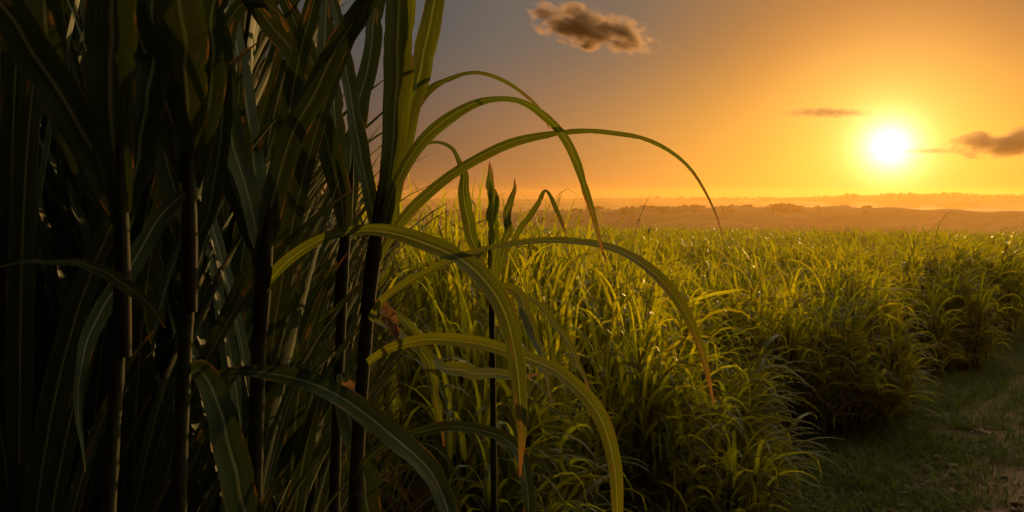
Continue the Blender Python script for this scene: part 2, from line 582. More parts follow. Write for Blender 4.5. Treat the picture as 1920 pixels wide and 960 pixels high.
def build_path():
    ts = np.r_[np.linspace(-12, 20, 330), np.linspace(20.4, 70, 90)]
    ss = np.linspace(1.1, 6.0, 60)
    T, S = np.meshgrid(ts, ss, indexing='ij')
    wob = 0.25 * np.sin(T * 0.9) + 0.16 * np.sin(T * 2.3 + 1)
    S = S + wob * np.clip((2.6 - S) / 1.2, 0, 1)
    x = E0[0] + EU[0] * T + EN[0] * S
    y = E0[1] + EU[1] * T + EN[1] * S
    z = terrain_z(x, y) + 0.006
    for i in range(z.shape[0]):
        for j in range(z.shape[1]):
            z[i, j] += 0.012 * (1 + mnoise.noise((x[i, j] * 4, y[i, j] * 4, 0))) + 0.02 * (1 + mnoise.noise((x[i, j] * 1.3, y[i, j] * 1.3, 5)))
    z -= 0.035 * np.exp(-((S - 2.4) / 0.3) ** 2) * 0.5
    n, m = T.shape
    v = np.stack([x, y, z], -1).reshape(-1, 3)
    i = np.arange(n - 1)[:, None] * m; j = np.arange(m - 1)[None, :]
    q = np.stack([i + j, i + j + 1, i + m + j + 1, i + m + j], -1).reshape(-1, 4)
    q = q[:, ::-1]
    g = Geo(); g.add(v, q, v[:, :2])
    tag(link("dirt_path", mesh_from("dirt_path", g.arrays(), [M_PATH])), kind='structure')


build_path()

# far woods: rough crowns on the hill crests, each crown a ball of leaf clumps; they read as one mass
def crown_arr(rng, nleaf=46):
    g = Geo()
    for _ in range(nleaf):
        d = nrm(rng.normal(size=3)); d[2] = abs(d[2]) * 0.9 - 0.15
        c = d * rng.uniform(0.45, 1.0) * np.array([1.0, 1.0, 0.8])
        a = nrm(rng.normal(size=3)); b = nrm(np.cross(a, rng.normal(size=3)))
        s = rng.uniform(0.25, 0.5)
        g.add([c - a * s - b * s * .6, c + a * s - b * s * .7, c + a * s * .8 + b * s, c - a * s + b * s * .8], [[0, 1, 2, 3]], [[0, 0], [1, 0], [1, 1], [0, 1]])
    return g.arrays()


def build_woods():
    rng = np.random.default_rng(5)
    crowns = [crown_arr(rng) for _ in range(5)]
    g = Geo()
    def put(az, r, size):
        k = mnoise.noise((az * 0.9, r * 0.004, 3.0)) + 0.5 * mnoise.noise((az * 3.1, r * 0.01, 8.0))
        if k < -0.12:
            return
        size *= 0.65 + 1.1 * max(0.0, k + 0.12)
        x, y = r * math.sin(R(az)), r * math.cos(R(az))
        a = rng.uniform(0, 6.28)
        M = np.array([[math.cos(a), -math.sin(a), 0], [math.sin(a), math.cos(a), 0], [0, 0, 1]]) * size
        M[2, 2] *= rng.uniform(0.8, 1.3)
        g.merge(crowns[rng.integers(5)], M, (x, y, ground_z(x, y) + size * 0.35))
    for _ in range(1100):                                  # the dark wood on the middle rise
        az = rng.uniform(7.5, 24); put(az, rng.uniform(840, 1000), rng.uniform(1.1, 2.0))
    for _ in range(150):
        az = rng.uniform(-8, 10); put(az, rng.uniform(780, 1000), rng.uniform(1.2, 2.4))
    for _ in range(160):                                  # tree line on the far ridge
        az = rng.normal(13.5, 2.0); put(az, rng.uniform(2150, 2330), rng.uniform(2.2, 3.8))
    for _ in range(520):
        az = rng.uniform(20, 36); put(az, rng.uniform(2100, 2350), rng.uniform(1.5, 3.0))
    for _ in range(90):
        az = rng.uniform(-12, 11); put(az, rng.uniform(2180, 2330), rng.uniform(1.5, 3.0))
    for _ in range(110):                                  # hedge bushes below the wood
        az = rng.uniform(9, 16); put(az, rng.uniform(640, 700), rng.uniform(0.8, 1.6))
    o = link("far_woods", mesh_from("far_woods", g.arrays(), [M_WOOD], smooth=False))
    tag(o, "hazy dark woods along the crests of the distant hills", "woods", kind='stuff')


build_woods()

# the haze: one closed box of even air round everything but the sky and the clouds
def build_haze():
    import bmesh
    bm = bmesh.new()
    bmesh.ops.create_cube(bm, size=1.0)
    lo, hi = -36.0, 27.0
    for v in bm.verts:
        v.co.x *= 5400; v.co.y *= 5400
        v.co.z = lo if v.co.z < 0 else hi
    me = bpy.data.meshes.new("haze"); bm.to_mesh(me); bm.free()
    m, n = new_mat("haze_air")
    pv = n.n('ShaderNodeVolumePrincipled')
    pv.inputs['Color'].default_value = (0.95, 0.55, 0.15, 1)
    pv.inputs['Density'].default_value = HAZE_DENSITY
    pv.inputs['Anisotropy'].default_value = HAZE_G
    out(n, None, pv.outputs[0])
    me.materials.append(m)
    tag(link("haze", me), "pale warm evening haze filling the valley air", "haze", kind='stuff')


build_haze()

# ------------------------------------------------------------------ clouds (real volumes far beyond the haze)


def build_cloud(label, px, py, wpx, hpx, roll, dist, dens, seed, nscale, thresh, depth=0.55, soft=0.55):
    import bmesh
    bm = bmesh.new()
    bmesh.ops.create_icosphere(bm, subdivisions=3, radius=1.0)
    rng = random.Random(seed)
    for v in bm.verts:
        v.co *= 1.0 + 0.05 * mnoise.noise(v.co * 2.0 + Vector((seed, 0, 0)))
    me = bpy.data.meshes.new("cloud"); bm.to_mesh(me); bm.free()
    m, n = new_mat("cloud_vapour")
    obj = n.n('ShaderNodeTexCoord').outputs['Object']
    r2 = n.vmath('LENGTH', obj)
    mp = n.n('ShaderNodeMapping'); n.put(mp.inputs[0], obj)
    asp = wpx / hpx
    mp.inputs['Scale'].default_value = (asp * 0.5, asp * depth * 0.5, 0.85)
    mp.inputs['Location'].default_value = (seed * 3.1, seed * 1.7, seed)
    a = n.noise(mp.outputs[0], nscale, 5.0, 0.6)
    fall = n.math('SUBTRACT', 1.0, n.math('POWER', r2, 1.6))
    d = n.math('ADD', n.math('MULTIPLY', fall, 0.75), n.math('MULTIPLY', n.math('SUBTRACT', a, 0.5), 3.0))
    d = n.math('MULTIPLY', n.smooth(d, thresh, thresh + soft), dens)
    pv = n.n('ShaderNodeVolumePrincipled')
    pv.inputs['Color'].default_value = (0.54, 0.38, 0.28, 1)
    n.put(pv.inputs['Density'], d)
    pv.inputs['Anisotropy'].default_value = 0.4
    out(n, None, pv.outputs[0])
    try:
        m.cycles.volume_step_rate = 0.35
    except Exception:
        pass
    me.materials.append(m)
    o = link("cloud", me)
    k = dist / F
    o.location = ((px - CX) * k, dist, CAMZ + (HY - py) * k)
    o.scale = (wpx / 2 * k, wpx / 2 * k * depth, hpx / 2 * k)
    o.rotation_euler = (0, R(roll), 0)
    tag(o, label, "cloud", kind='thing')
    return o


build_cloud("dark brown ragged cloud alone high in the dusky sky", 1106, 54, 285, 84, 13, 3000, 0.05, 5, 2.4, 0.24, soft=0.7)
build_cloud("thin flat orange cloud sliver just above the glowing sun", 1545, 211, 190, 19, 1, 3600, 0.011, 7, 1.6, 0.10)
build_cloud("long orange cloud bank floating beside the sun and trailing off the frame", 1915, 266, 320, 62, -4, 3600, 0.010, 9, 1.3, 0.12, soft=0.3)
build_cloud("bright wisp of vapour between the sun and the long cloud bank", 1745, 283, 130, 14, 0, 3600, 0.008, 4, 2.2, 0.1)

# ------------------------------------------------------------------ hero canes (beside the camera)


def PW(px, py, d):
    return np.array([(px - CX) / F * d, d, CAMZ + (HY - py) / F * d])


def catmull(pts, n):
    pts = np.asarray(pts, float)
    seg = np.linalg.norm(np.diff(pts, axis=0), axis=1)
    t = np.r_[0, np.cumsum(np.sqrt(np.maximum(seg, 1e-9)))]
    P = np.vstack([2 * pts[0] - pts[1], pts, 2 * pts[-1] - pts[-2]])
    T = np.r_[t[0] - (t[1] - t[0]), t, t[-1] + (t[-1] - t[-2])]
    res = []
    # parameter spaced by arc length of the control polygon
    cum = np.r_[0, np.cumsum(seg)]
    for q in np.linspace(0, cum[-1], n):
        i = min(max(int(np.searchsorted(cum, q, side='right')) - 1, 0), len(seg) - 1)
        u = t[i] + (t[i + 1] - t[i]) * ((q - cum[i]) / max(seg[i], 1e-9))
        p0, p1, p2, p3 = P[i:i + 4]; t0, t1, t2, t3 = T[i:i + 4]
        A1 = (t1 - u) / (t1 - t0) * p0 + (u - t0) / (t1 - t0) * p1
        A2 = (t2 - u) / (t2 - t1) * p1 + (u - t1) / (t2 - t1) * p2
        A3 = (t3 - u) / (t3 - t2) * p2 + (u - t2) / (t3 - t2) * p3
        B1 = (t2 - u) / (t2 - t0) * A1 + (u - t0) / (t2 - t0) * A2
        B2 = (t3 - u) / (t3 - t1) * A2 + (u - t1) / (t3 - t1) * A3
        res.append((t2 - u) / (t2 - t1) * B1 + (u - t1) / (t2 - t1) * B2)
    return np.array(res)


def hero_leaf(pts, tw, d0, d1, nseg=44, fold=0.22, wave=0.05):
    """pts: (px, py, apparent width px); depth runs d0 -> d1; tw tilts the blade about its spine (radians)"""
    pts = np.asarray(pts, float)
    C = catmull(pts, nseg + 1)
    s = np.linspace(0, 1, nseg + 1)
    if isinstance(tw, tuple):
        tws = np.interp(s, np.linspace(0, 1, len(tw)), tw)
    else:
        tws = np.full(nseg + 1, tw)
    dep = d0 + (d1 - d0) * s ** 1.3
    P = np.stack([(C[:, 0] - CX) / F * dep, dep, CAMZ + (HY - C[:, 1]) / F * dep], 1)
    view = nrm(P - np.array([0, 0, CAMZ]))
    T = nrm(np.gradient(P, axis=0))
    n_img = nrm(np.cross(T, view))
    S = n_img * np.cos(tws)[:, None] + view * np.sin(tws)[:, None]
    W = np.maximum(C[:, 2], 1.0) / F * dep / np.maximum(np.cos(tws), 0.3)
    rg = np.random.default_rng(int(pts[0, 0] * 7 + pts[1, 1] * 13))
    bumps = sum(rg.uniform(-1, 1) * np.sin(s * f_ + rg.uniform(0, 6.28)) / f_ for f_ in (9, 17, 29, 43))
    P = P + n_img * (bumps * 0.035 * dep * 1.0)[:, None] * np.sin(math.pi * s)[:, None]
    nick = np.ones_like(s)
    for _ in range(3):
        nick -= rg.uniform(0.08, 0.3) * np.exp(-((s - rg.uniform(0.3, 0.97)) / 0.012) ** 2)
    return ribbon(P, S, W * nick, 4, fold, wave)


def hero_stalk(pts, d):
    """pts: (px, py, width px) from the top down; carried on to the ground"""
    P = [PW(x, y, d) for x, y, _ in pts]
    last = P[-1].copy(); prev = P[-2]
    slope = (last - prev) / max(prev[2] - last[2], 1e-6)
    foot = last + slope * last[2] * 0.4; foot[2] = -0.03
    P.append(foot)
    P = np.array(P[::-1])
    w0 = pts[-1][2] / F * d * 0.5; w1 = pts[0][2] / F * d * 0.5
    ts = catmull(P, 24)
    return stalk_geo(ts, w0, w1, 0.135, 14), foot


def hero_plant(label, stalk, d, leaves):
    (sv, sq, suv), foot = hero_stalk(stalk, d)
    root = empty("sugarcane_plant", (foot[0], foot[1], 0.0))
    off = np.array([foot[0], foot[1], 0.0])
    tag(root, label, "sugarcane plant", "tall sugarcane plants standing beside the camera")
    # the rolled sheaths that wrap the top of the stalk and taper into the crown
    x0, y0, w0 = stalk[0]; x1, y1, w1 = stalk[1]
    up = np.array([x0 - x1, y0 - y1]) / math.hypot(x0 - x1, y0 - y1)
    k = 1.6 / d
    sp_ = [PW(x1 - up[0] * 150 * k, y1 - up[1] * 150 * k, d), PW(x1, y1, d), PW(x0, y0, d), PW(x0 + up[0] * 70 * k, y0 + up[1] * 70 * k, d), PW(x0 + up[0] * 110 * k, y0 + up[1] * 110 * k, d + 0.01)]
    r_ = (w0 * 0.8 + w1 * 0.2) / F * d * 0.5
    P_ = catmull(sp_, 26); tt = np.linspace(0, 1, 26)
    v_, q_, uv_ = tube(P_, r_ * np.interp(tt, [0, 0.06, 0.3, 0.55, 0.8, 1], [1.0, 1.06, 1.16, 1.0, 0.7, 0.12]), 14, 0.5)
    g = Geo(); g.add(v_ - off, q_, uv_ * np.array([1.0, 0.6]))
    link("leaf_sheath", mesh_from("leaf_sheath", g.arrays(), [M_STALK]), root)
    g = Geo(); g.add(sv - off, sq, suv)
    link("stalk", mesh_from("stalk", g.arrays(), [M_STALK]), root)
    for lf in leaves:
        pts, tw, d0, d1 = lf[:4]
        opt = lf[4] if len(lf) > 4 else {}
        pts = [(a, b, c * opt.get('ws', 1.0)) for a, b, c in pts]
        v, q, uv = hero_leaf(pts, tw, d0, d1, wave=opt.get('wave', 0.05), fold=opt.get('fold', 0.22))
        g = Geo(); g.add(v - off, q, uv)
        nm = opt.get('name', 'leaf')
        o = link(nm, mesh_from(nm, g.arrays(), [M_DRY if nm == 'dry_leaf' else M_ARCH if opt.get('lit_yellow') else M_TALL]), root)
        if 'label' in opt:
            o['label'] = opt['label']
    return root


# the plant whose long leaves arch out over the field
hero_plant("tall cane whose long slender leaves arch out over the sunlit field", [(712, 392, 24), (706, 440, 30), (692, 560, 33), (676, 760, 34), (668, 900, 35)], 1.6, [
    ([(716, 440, 26), (722, 390, 32), (733, 300, 44), (741, 200, 52), (746, 100, 56), (748, 0, 56), (750, -160, 52), (752, -320, 24), (754, -400, 3)], -0.45, 1.60, 1.52, {'lit_yellow': 1}),
    ([(722, 440, 24), (730, 390, 32), (748, 300, 38), (768, 200, 40), (790, 100, 40), (815, 0, 36), (850, -120, 26), (890, -220, 4)], -0.4, 1.62, 1.75, {'lit_yellow': 1}),
    ([(730, 420, 18), (745, 340, 18), (760, 265, 20), (782, 200, 19), (815, 158, 14), (858, 138, 9), (900, 136, 8), (945, 148, 8), (985, 178, 8), (1012, 206, 6), (1030, 242, 1.5)], -0.75, 1.63, 1.85, {'lit_yellow': 1, 'ws': 0.85}),
    ([(718, 440, 20), (730, 380, 26), (752, 325, 26), (790, 268, 26), (840, 220, 25), (890, 192, 20), (935, 184, 13), (980, 188, 12), (1022, 214, 17), (1056, 254, 21), (1082, 305, 20), (1099, 360, 17), (1112, 405, 12), (1124, 450, 8), (1137, 492, 2)], (-0.5, -0.7, -0.8, -0.4, -0.2), 1.60, 1.48,
     {'lit_yellow': 1, 'ws': 0.85, 'label': 'leaf arching highest over the skyline with an orange dry tip'}),
    ([(700, 510, 18), (724, 455, 20), (755, 412, 24), (800, 365, 25), (860, 317, 24), (930, 280, 22), (1000, 258, 18), (1070, 246, 14), (1140, 243, 11), (1200, 252, 10), (1250, 277, 9), (1290, 312, 8), (1322, 360, 6), (1343, 404, 4), (1356, 448, 1.5)], (-0.55, -0.7, -0.9, -0.8, -0.5), 1.60, 1.72,
     {'lit_yellow': 1, 'ws': 0.8, 'label': 'longest leaf sweeping far out over the field towards the sun'}),
    ([(694, 600, 14), (720, 560, 15), (760, 532, 14), (810, 506, 12), (860, 484, 13), (930, 464, 12), (1000, 455, 11), (1070, 455, 11), (1140, 465, 14), (1200, 490, 19), (1248, 530, 21), (1285, 582, 20), (1310, 642, 16), (1326, 700, 10), (1338, 758, 2)], (0.75, 0.9, 0.95, 0.6, 0.2), 1.58, 1.55, {'lit_yellow': 1}),
    ([(690, 680, 14), (715, 662, 15), (745, 648, 18), (800, 637, 21), (870, 640, 24), (940, 654, 25), (1000, 676, 25), (1060, 710, 26), (1105, 752, 27), (1136, 805, 28), (1151, 870, 27), (1157, 950, 21), (1152, 1040, 12), (1140, 1110, 2)], (0.5, 0.6, 0.6, 0.35, 0.2), 1.58, 1.42, {'lit_yellow': 1}),
    ([(704, 440, 16), (694, 380, 26), (680, 300, 30), (664, 210, 28), (650, 140, 27), (636, 70, 22), (622, -10, 14), (606, -90, 3)], -0.6, 1.62, 1.72),
    ([(712, 585, 9), (745, 590, 14), (772, 615, 17), (795, 665, 19), (808, 715, 19), (820, 765, 14), (828, 805, 9), (833, 838, 2)], 0.5, 1.62, 1.70, {'lit_yellow': 1, 'wave': 0.12}),
    ([(700, 575, 8), (715, 572, 20), (730, 592, 26), (738, 622, 18), (744, 640, 4)], 0.3, 1.60, 1.57, {'name': 'dry_leaf', 'wave': 0.2}),
    ([(700, 600, 5), (735, 620, 12), (790, 655, 18), (835, 684, 24), (880, 699, 22), (930, 706, 20), (985, 706, 10), (1010, 700, 3)], (0.9, 0.6, 0.5), 1.64, 1.8, {'lit_yellow': 1, 'wave': 0.16, 'label': 'yellowing crumpled leaf hanging below the arches'}),
    ([(660, 900, 10), (700, 850, 16), (760, 815, 18), (850, 800, 20), (930, 820, 22), (975, 858, 24), (988, 910, 24), (992, 980, 18), (990, 1050, 4)], 0.5, 1.58, 1.4),
])
# its neighbour, whose broad leaves cross in front of the sky and droop low
hero_plant("tall cane with broad low leaf drooping in front of its stalk", [(652, 400, 18), (648, 440, 24), (642, 560, 26), (634, 730, 27), (628, 900, 28)], 1.72, [
    ([(646, 440, 22), (643, 390, 34), (628, 310, 42), (604, 230, 44), (578, 165, 44), (545, 105, 42), (515, 58, 40), (480, 10, 36), (440, -50, 28), (400, -120, 4)], -0.2, 1.70, 1.55),
    ([(650, 440, 20), (650, 380, 30), (658, 290, 34), (674, 200, 35), (690, 110, 33), (704, 30, 30), (716, -60, 20), (724, -130, 3)], -0.6, 1.74, 1.8),
    ([(648, 430, 16), (640, 340, 26), (628, 250, 30), (618, 160, 32), (612, 80, 31), (612, 10, 28), (618, -80, 16), (625, -140, 3)], -0.6, 1.76, 1.85),
    ([(640, 350, 16), (624, 290, 24), (604, 200, 30), (582, 110, 32), (560, 50, 30), (538, 5, 27), (505, -60, 16), (480, -110, 3)], -0.2, 1.8, 1.9),
    ([(640, 700, 20), (646, 740, 38), (656, 790, 46), (672, 850, 51), (686, 905, 52), (694, 960, 50), (700, 1030, 38), (702, 1100, 6)], (0.3, 0.0, -0.2), 1.70, 1.52),
    ([(640, 725, 6), (655, 722, 16), (668, 735, 14), (680, 752, 4)], 0.3, 1.66, 1.60, {'name': 'dry_leaf', 'wave': 0.25}),
])
# the plant behind the big bright leaf that crosses the middle of the picture
hero_plant("dark cane bearing the big bright leaf that bends in front of the field", [(500, 440, 26), (498, 470, 30), (490, 560, 34), (484, 700, 36), (478, 900, 38)], 1.5, [
    ([(496, 545, 18), (515, 516, 18), (548, 484, 19), (590, 456, 18), (640, 438, 18), (695, 432, 21), (745, 438, 26), (795, 453, 31), (845, 478, 34), (895, 513, 37), (932, 556, 38), (955, 610, 36), (968, 680, 33), (975, 750, 26), (977, 820, 16), (975, 895, 2)], (0.9, 0.85, 0.6, 0.3, 0.15), 1.50, 1.28,
     {'lit_yellow': 1, 'label': 'big bright green leaf with a pale midrib bending down in front of the field'}),
    ([(484, 500, 26), (500, 440, 36), (512, 380, 42), (535, 285, 46), (570, 195, 46), (612, 120, 45), (660, 50, 42), (705, -10, 36), (760, -80, 24), (810, -140, 4)], (-0.3, -0.2, 0.0), 1.50, 1.42),
    ([(400, 704, 12), (450, 697, 16), (505, 700, 24), (560, 712, 31), (615, 731, 36), (670, 760, 40), (722, 798, 42), (768, 843, 42), (805, 893, 40), (832, 945, 36), (850, 1000, 28), (862, 1060, 12), (866, 1100, 3)], (0.8, 0.6, 0.4, 0.3), 1.48, 1.15,
     {'label': 'broad dark green leaf crossing low in front of the stalks'}),
    ([(492, 500, 20), (462, 420, 34), (436, 330, 40), (400, 230, 40), (372, 140, 36), (352, 50, 10)], 0.2, 1.55, 1.62),
    ([(490, 520, 20), (476, 430, 30), (462, 350, 32), (452, 260, 30), (448, 180, 22), (450, 110, 3)], -0.1, 1.58, 1.66),
    ([(490, 480, 22), (470, 400, 36), (446, 300, 42), (428, 200, 40), (418, 110, 40), (428, 40, 34), (455, 4, 26), (490, 0, 22), (520, 20, 14), (540, 60, 4)], (-0.75, -0.6, 0.0), 1.55, 1.6),
])
# the bright mid-field clump of upright blades
hero_plant("slim upright cane with two pointed blades standing clear of the field", [(920, 470, 10), (921, 520, 13), (922, 600, 14), (924, 700, 15)], 2.9, [
    ([(925, 520, 14), (928, 450, 20), (925, 400, 22), (921, 350, 17), (919, 320, 9), (918, 303, 1.5)], 0.15, 2.85, 2.8, {'lit_yellow': 1}),
    ([(910, 520, 12), (896, 480, 20), (882, 430, 24), (874, 380, 24), (868, 330, 17), (860, 300, 9), (846, 281, 7), (820, 268, 6), (792, 272, 5), (760, 280, 2)][::-1], (0.9, 0.4, 0.15, 0.1), 2.7, 2.9, {'lit_yellow': 1}),
    ([(930, 530, 10), (942, 470, 15), (954, 410, 16), (961, 370, 11), (965, 335, 1.5)], -0.2, 2.95, 3.0, {'lit_yellow': 1}),
    ([(935, 540, 10), (942, 538, 14), (966, 546, 17), (986, 582, 20), (1004, 632, 19), (1018, 690, 11), (1036, 758, 2)], (0.6, 0.3, 0.1), 2.7, 2.2, {'lit_yellow': 1}),
    ([(930, 540, 6), (980, 555, 9), (1030, 592, 11), (1066, 645, 12), (1090, 695, 9), (1105, 730, 2)], (0.7, 0.5), 2.8, 2.5, {'lit_yellow': 1}),
    ([(950, 470, 8), (990, 410, 11), (1012, 372, 9), (1022, 358, 5), (1034, 376, 8), (1052, 415, 7), (1060, 440, 2)], 0.5, 3.1, 3.3, {'lit_yellow': 1}),
])
# the dark canes at the edge of the picture
hero_plant("nearly black thick cane with a rim lit edge and a low hanging leaf", [(354, 290, 24), (355, 400, 30), (350, 600, 34), (340, 800, 36)], 1.3, [
    ([(358, 700, 24), (372, 694, 36), (392, 722, 44), (414, 775, 52), (432, 830, 58), (446, 890, 60), (456, 950, 58), (464, 1020, 44), (468, 1090, 8)], (0.3, -0.1, -0.3), 1.30, 1.08,
     {'label': 'wide dark leaf with a pale midrib hanging to the bottom of the picture'}),
    ([(356, 320, 40), (350, 220, 66), (345, 100, 80), (340, 0, 84), (330, -140, 70), (315, -280, 10)], 0.05, 1.30, 1.2),
    ([(352, 340, 30), (330, 260, 56), (300, 160, 66), (268, 70, 66), (236, 0, 62), (190, -90, 40), (150, -150, 6)], 0.1, 1.3, 1.15),
    ([(360, 350, 30), (378, 260, 46), (392, 160, 54), (402, 60, 54), (408, -30, 46), (410, -130, 8)], 0.1, 1.34, 1.4),
    ([(356, 330, 24), (372, 230, 44), (376, 120, 50), (366, 10, 50), (350, -120, 34), (340, -200, 4)], 0.15, 1.36, 1.45),
    ([(350, 420, 24), (322, 330, 44), (306, 220, 52), (300, 110, 52), (306, 0, 46), (320, -120, 8)], -0.1, 1.38, 1.42),
    ([(360, 470, 20), (392, 390, 32), (412, 290, 38), (418, 180, 38), (412, 70, 34), (396, -30, 8)], 0.2, 1.36, 1.5),
    ([(348, 360, 16), (310, 395, 30), (270, 450, 36), (232, 510, 36), (196, 575, 34), (166, 645, 28), (150, 720, 18), (150, 800, 10), (160, 885, 2)], (0.7, 0.4, 0.2), 1.28, 1.05),
])
hero_plant("dim outermost cane with wide blades fading into darkness", [(227, 360, 24), (229, 460, 30), (220, 700, 34), (206, 900, 36)], 1.15, [
    ([(228, 400, 36), (214, 280, 70), (206, 160, 86), (210, 40, 88), (222, -90, 70), (240, -220, 10)], 0.1, 1.15, 1.1),
    ([(226, 410, 30), (180, 300, 60), (120, 190, 70), (60, 90, 72), (0, 0, 66), (-80, -90, 30), (-120, -120, 5)], 0.1, 1.15, 1.0),
    ([(226, 420, 24), (170, 330, 50), (128, 230, 62), (96, 110, 64), (80, 0, 56), (70, -120, 8)], 0.1, 1.25, 1.3),
    ([(230, 440, 24), (244, 340, 46), (246, 230, 56), (236, 110, 56), (220, 0, 46), (205, -100, 6)], -0.1, 1.25, 1.32),
    ([(232, 400, 30), (258, 300, 60), (276, 190, 66), (286, 90, 64), (288, -20, 54), (280, -130, 8)], 0.1, 1.2, 1.3),
    ([(310, 615, 3), (292, 585, 14), (258, 552, 22), (220, 522, 24), (170, 500, 18), (120, 491, 12), (60, 488, 8), (0, 500, 3)][::-1], -0.35, 0.95, 1.15),
])

# ------------------------------------------------------------------ generic canes: variants with parts


def tall_variant(rng, up=False):
    """list of (part name, arrays, material); canonical height about 3.4 m"""
    parts = []
    lean = rng.uniform(-0.10, 0.10, 2)
    H = rng.uniform(1.75, 2.15)
    t = np.linspace(0, 1, 10)
    P = np.stack([lean[0] * t ** 1.5 * 1.2, lean[1] * t ** 1.5 * 1.2, H * t], 1)
    g = Geo(); g.add(*stalk_geo(P, 0.019, 0.014, 0.13, 8)); parts.append(("stalk", g.arrays(), M_STALK))
    n = int(rng.integers(14, 18))
    a0 = 0.0
    for k in range(n):
        f = k / (n - 1)
        h = 0.38 + 0.62 * f
        b = np.array([np.interp(h, t, P[:, 0]), np.interp(h, t, P[:, 1]), np.interp(h, t, P[:, 2])])
        az = a0 + (math.pi if k % 2 else 0) + rng.normal(0, 0.34)
        e0 = R(rng.uniform(62, 80) + 9 * f)
        L = rng.uniform(1.0, 1.45)
        bend = R(rng.uniform(55, 150) * (1.0 - 0.45 * f))
        if up:
            e0, L, bend = R(rng.uniform(76, 86)), rng.uniform(0.75, 1.2), R(rng.uniform(8, 60))
        kink = (rng.uniform(0.45, 0.75), R(rng.uniform(40, 90))) if rng.random() < 0.18 and not up else None
        g = Geo(); g.add(*leaf_geo(rng, b, az, e0, L, rng.uniform(0.034, 0.052), bend, rng.uniform(1.4, 2.2), rng.uniform(-0.4, 0.4), 12, 2, 0.25, 0.03, kink))
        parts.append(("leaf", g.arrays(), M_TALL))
    for k in range(int(rng.integers(4, 7))):
        h = rng.uniform(0.15, 0.62)
        b = np.array([np.interp(h, t, P[:, 0]), np.interp(h, t, P[:, 1]), H * h])
        g = Geo(); g.add(*leaf_geo(rng, b, rng.uniform(0, 6.28), R(rng.uniform(20, 75)), rng.uniform(0.5, 0.95), rng.uniform(0.018, 0.035), R(rng.uniform(120, 170)), 0.7, rng.uniform(-3, 3), 9, 2, 0.5, 0.1))
        parts.append(("dry_leaf", g.arrays(), M_DRY))
    return parts


def field_variant(rng, nstem=5, nleaf=40, nseg=9, ncross=2, lean=None, spread=0.20, wmul=1.0, dry=2):
    """young cane stool about 1.6 m tall; lean=(azimuth, amount) makes its leaves arch outward to that side"""
    parts = []
    stems = []
    for k in range(nstem):
        c = rng.normal(0, spread * 0.55, 2)
        H = rng.uniform(0.6, 0.95)
        l = rng.normal(0, 0.06, 2)
        if lean is not None:
            l = l + np.array([math.cos(lean[0]), math.sin(lean[0])]) * lean[1] * rng.uniform(0.1, 0.4)
        t = np.linspace(0, 1, 5)
        P = np.stack([c[0] + l[0] * t ** 1.4, c[1] + l[1] * t ** 1.4, H * t - 0.02], 1)
        stems.append(P)
        if ncross > 1:
            g = Geo(); g.add(*stalk_geo(P, 0.014, 0.010, 0.13, 6)); parts.append(("stalk", g.arrays(), M_STALK))
    for k in range(nleaf):
        P = stems[k % nstem]
        f = (k // nstem) / max(1, (nleaf - 1) // nstem)
        h = 0.08 + 0.92 * f
        t = np.linspace(0, 1, len(P))
        b = np.array([np.interp(h, t, P[:, c]) for c in range(3)])
        az = rng.uniform(0, 6.28)
        if lean is not None and rng.random() < 0.75:
            az = lean[0] + rng.normal(0, 0.75)
        e0 = R(rng.uniform(64, 82) + 7 * f)
        L = rng.uniform(0.6, 0.95) * (0.85 + 0.25 * f)
        bend = R(rng.uniform(40, 150) * (1 - 0.35 * f))
        if lean is not None:
            bend = R(rng.uniform(100, 165))
        kink = (rng.uniform(0.4, 0.75), R(rng.uniform(40, 90))) if rng.random() < 0.2 else None
        g = Geo(); g.add(*leaf_geo(rng, b, az, e0, L, rng.uniform(0.026, 0.046) * wmul, bend, rng.uniform(1.5, 3.4), rng.uniform(-1.2, 1.2), nseg, ncross, 0.3, 0.04 if ncross > 1 else 0, kink))
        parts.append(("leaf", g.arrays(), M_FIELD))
    for k in range(dry):
        P = stems[rng.integers(nstem)]
        g = Geo(); g.add(*leaf_geo(rng, P[rng.integers(1, 4)], rng.uniform(0, 6.28), R(50), rng.uniform(0.35, 0.6), 0.02 * wmul, R(140), 0.8, rng.uniform(-2, 2), 6, ncross, 0.4, 0.05))
        parts.append(("dry_leaf", g.arrays(), M_DRY))
    return parts


ALL_MATS = [M_STALK, M_TALL, M_FIELD, M_DRY]


def joined(parts):
    g = Geo()
    for nm, (v, f, uv, mi), m in parts:
        g.add(v, f, uv, ALL_MATS.index(m))
    return g.arrays()


def part_meshes(parts):
    return [(nm, mesh_from(nm, arr, [m])) for nm, arr, m in parts]


def place(name, meshes, loc, rz, sxy, sz, label, cat, group):
    root = empty(name, loc, rz)
    root.scale = (sxy, sxy, sz)
    tag(root, label, cat, group)
    for nm, me in meshes:
        link(nm, me, root)
    return root


vr = np.random.default_rng(21)
TALL = [part_meshes(tall_variant(vr)) for _ in range(7)]
TALL_UP = [part_meshes(tall_variant(vr, True)) for _ in range(6)]
TOP_PX = np.array([0, 300, 420, 480, 560, 620, 690, 730], float)
TOP_PY = np.array([-160, -120, -20, 60, 165, 235, 325, 345], float)
BOUND = [330, 480, 600, 655, 690]
tall_spots = []
tries = 0
while len(tall_spots) < 150 and tries < 20000:
    tries += 1
    d = vr.uniform(1.62, 8.4) if vr.random() < 0.45 else math.sqrt(vr.uniform(1.9 ** 2, 8.4 ** 2))
    bound = np.interp(d, [1.45, 1.9, 2.6, 4, 8.5], BOUND)
    px = vr.uniform(-60, bound)
    x = (px - CX) / F * d
    if any((x - a) ** 2 + (d - b) ** 2 < (0.21 + 0.012 * d) ** 2 for a, b, _ in tall_spots):
        continue
    tall_spots.append((x, d, px))
tries = 0
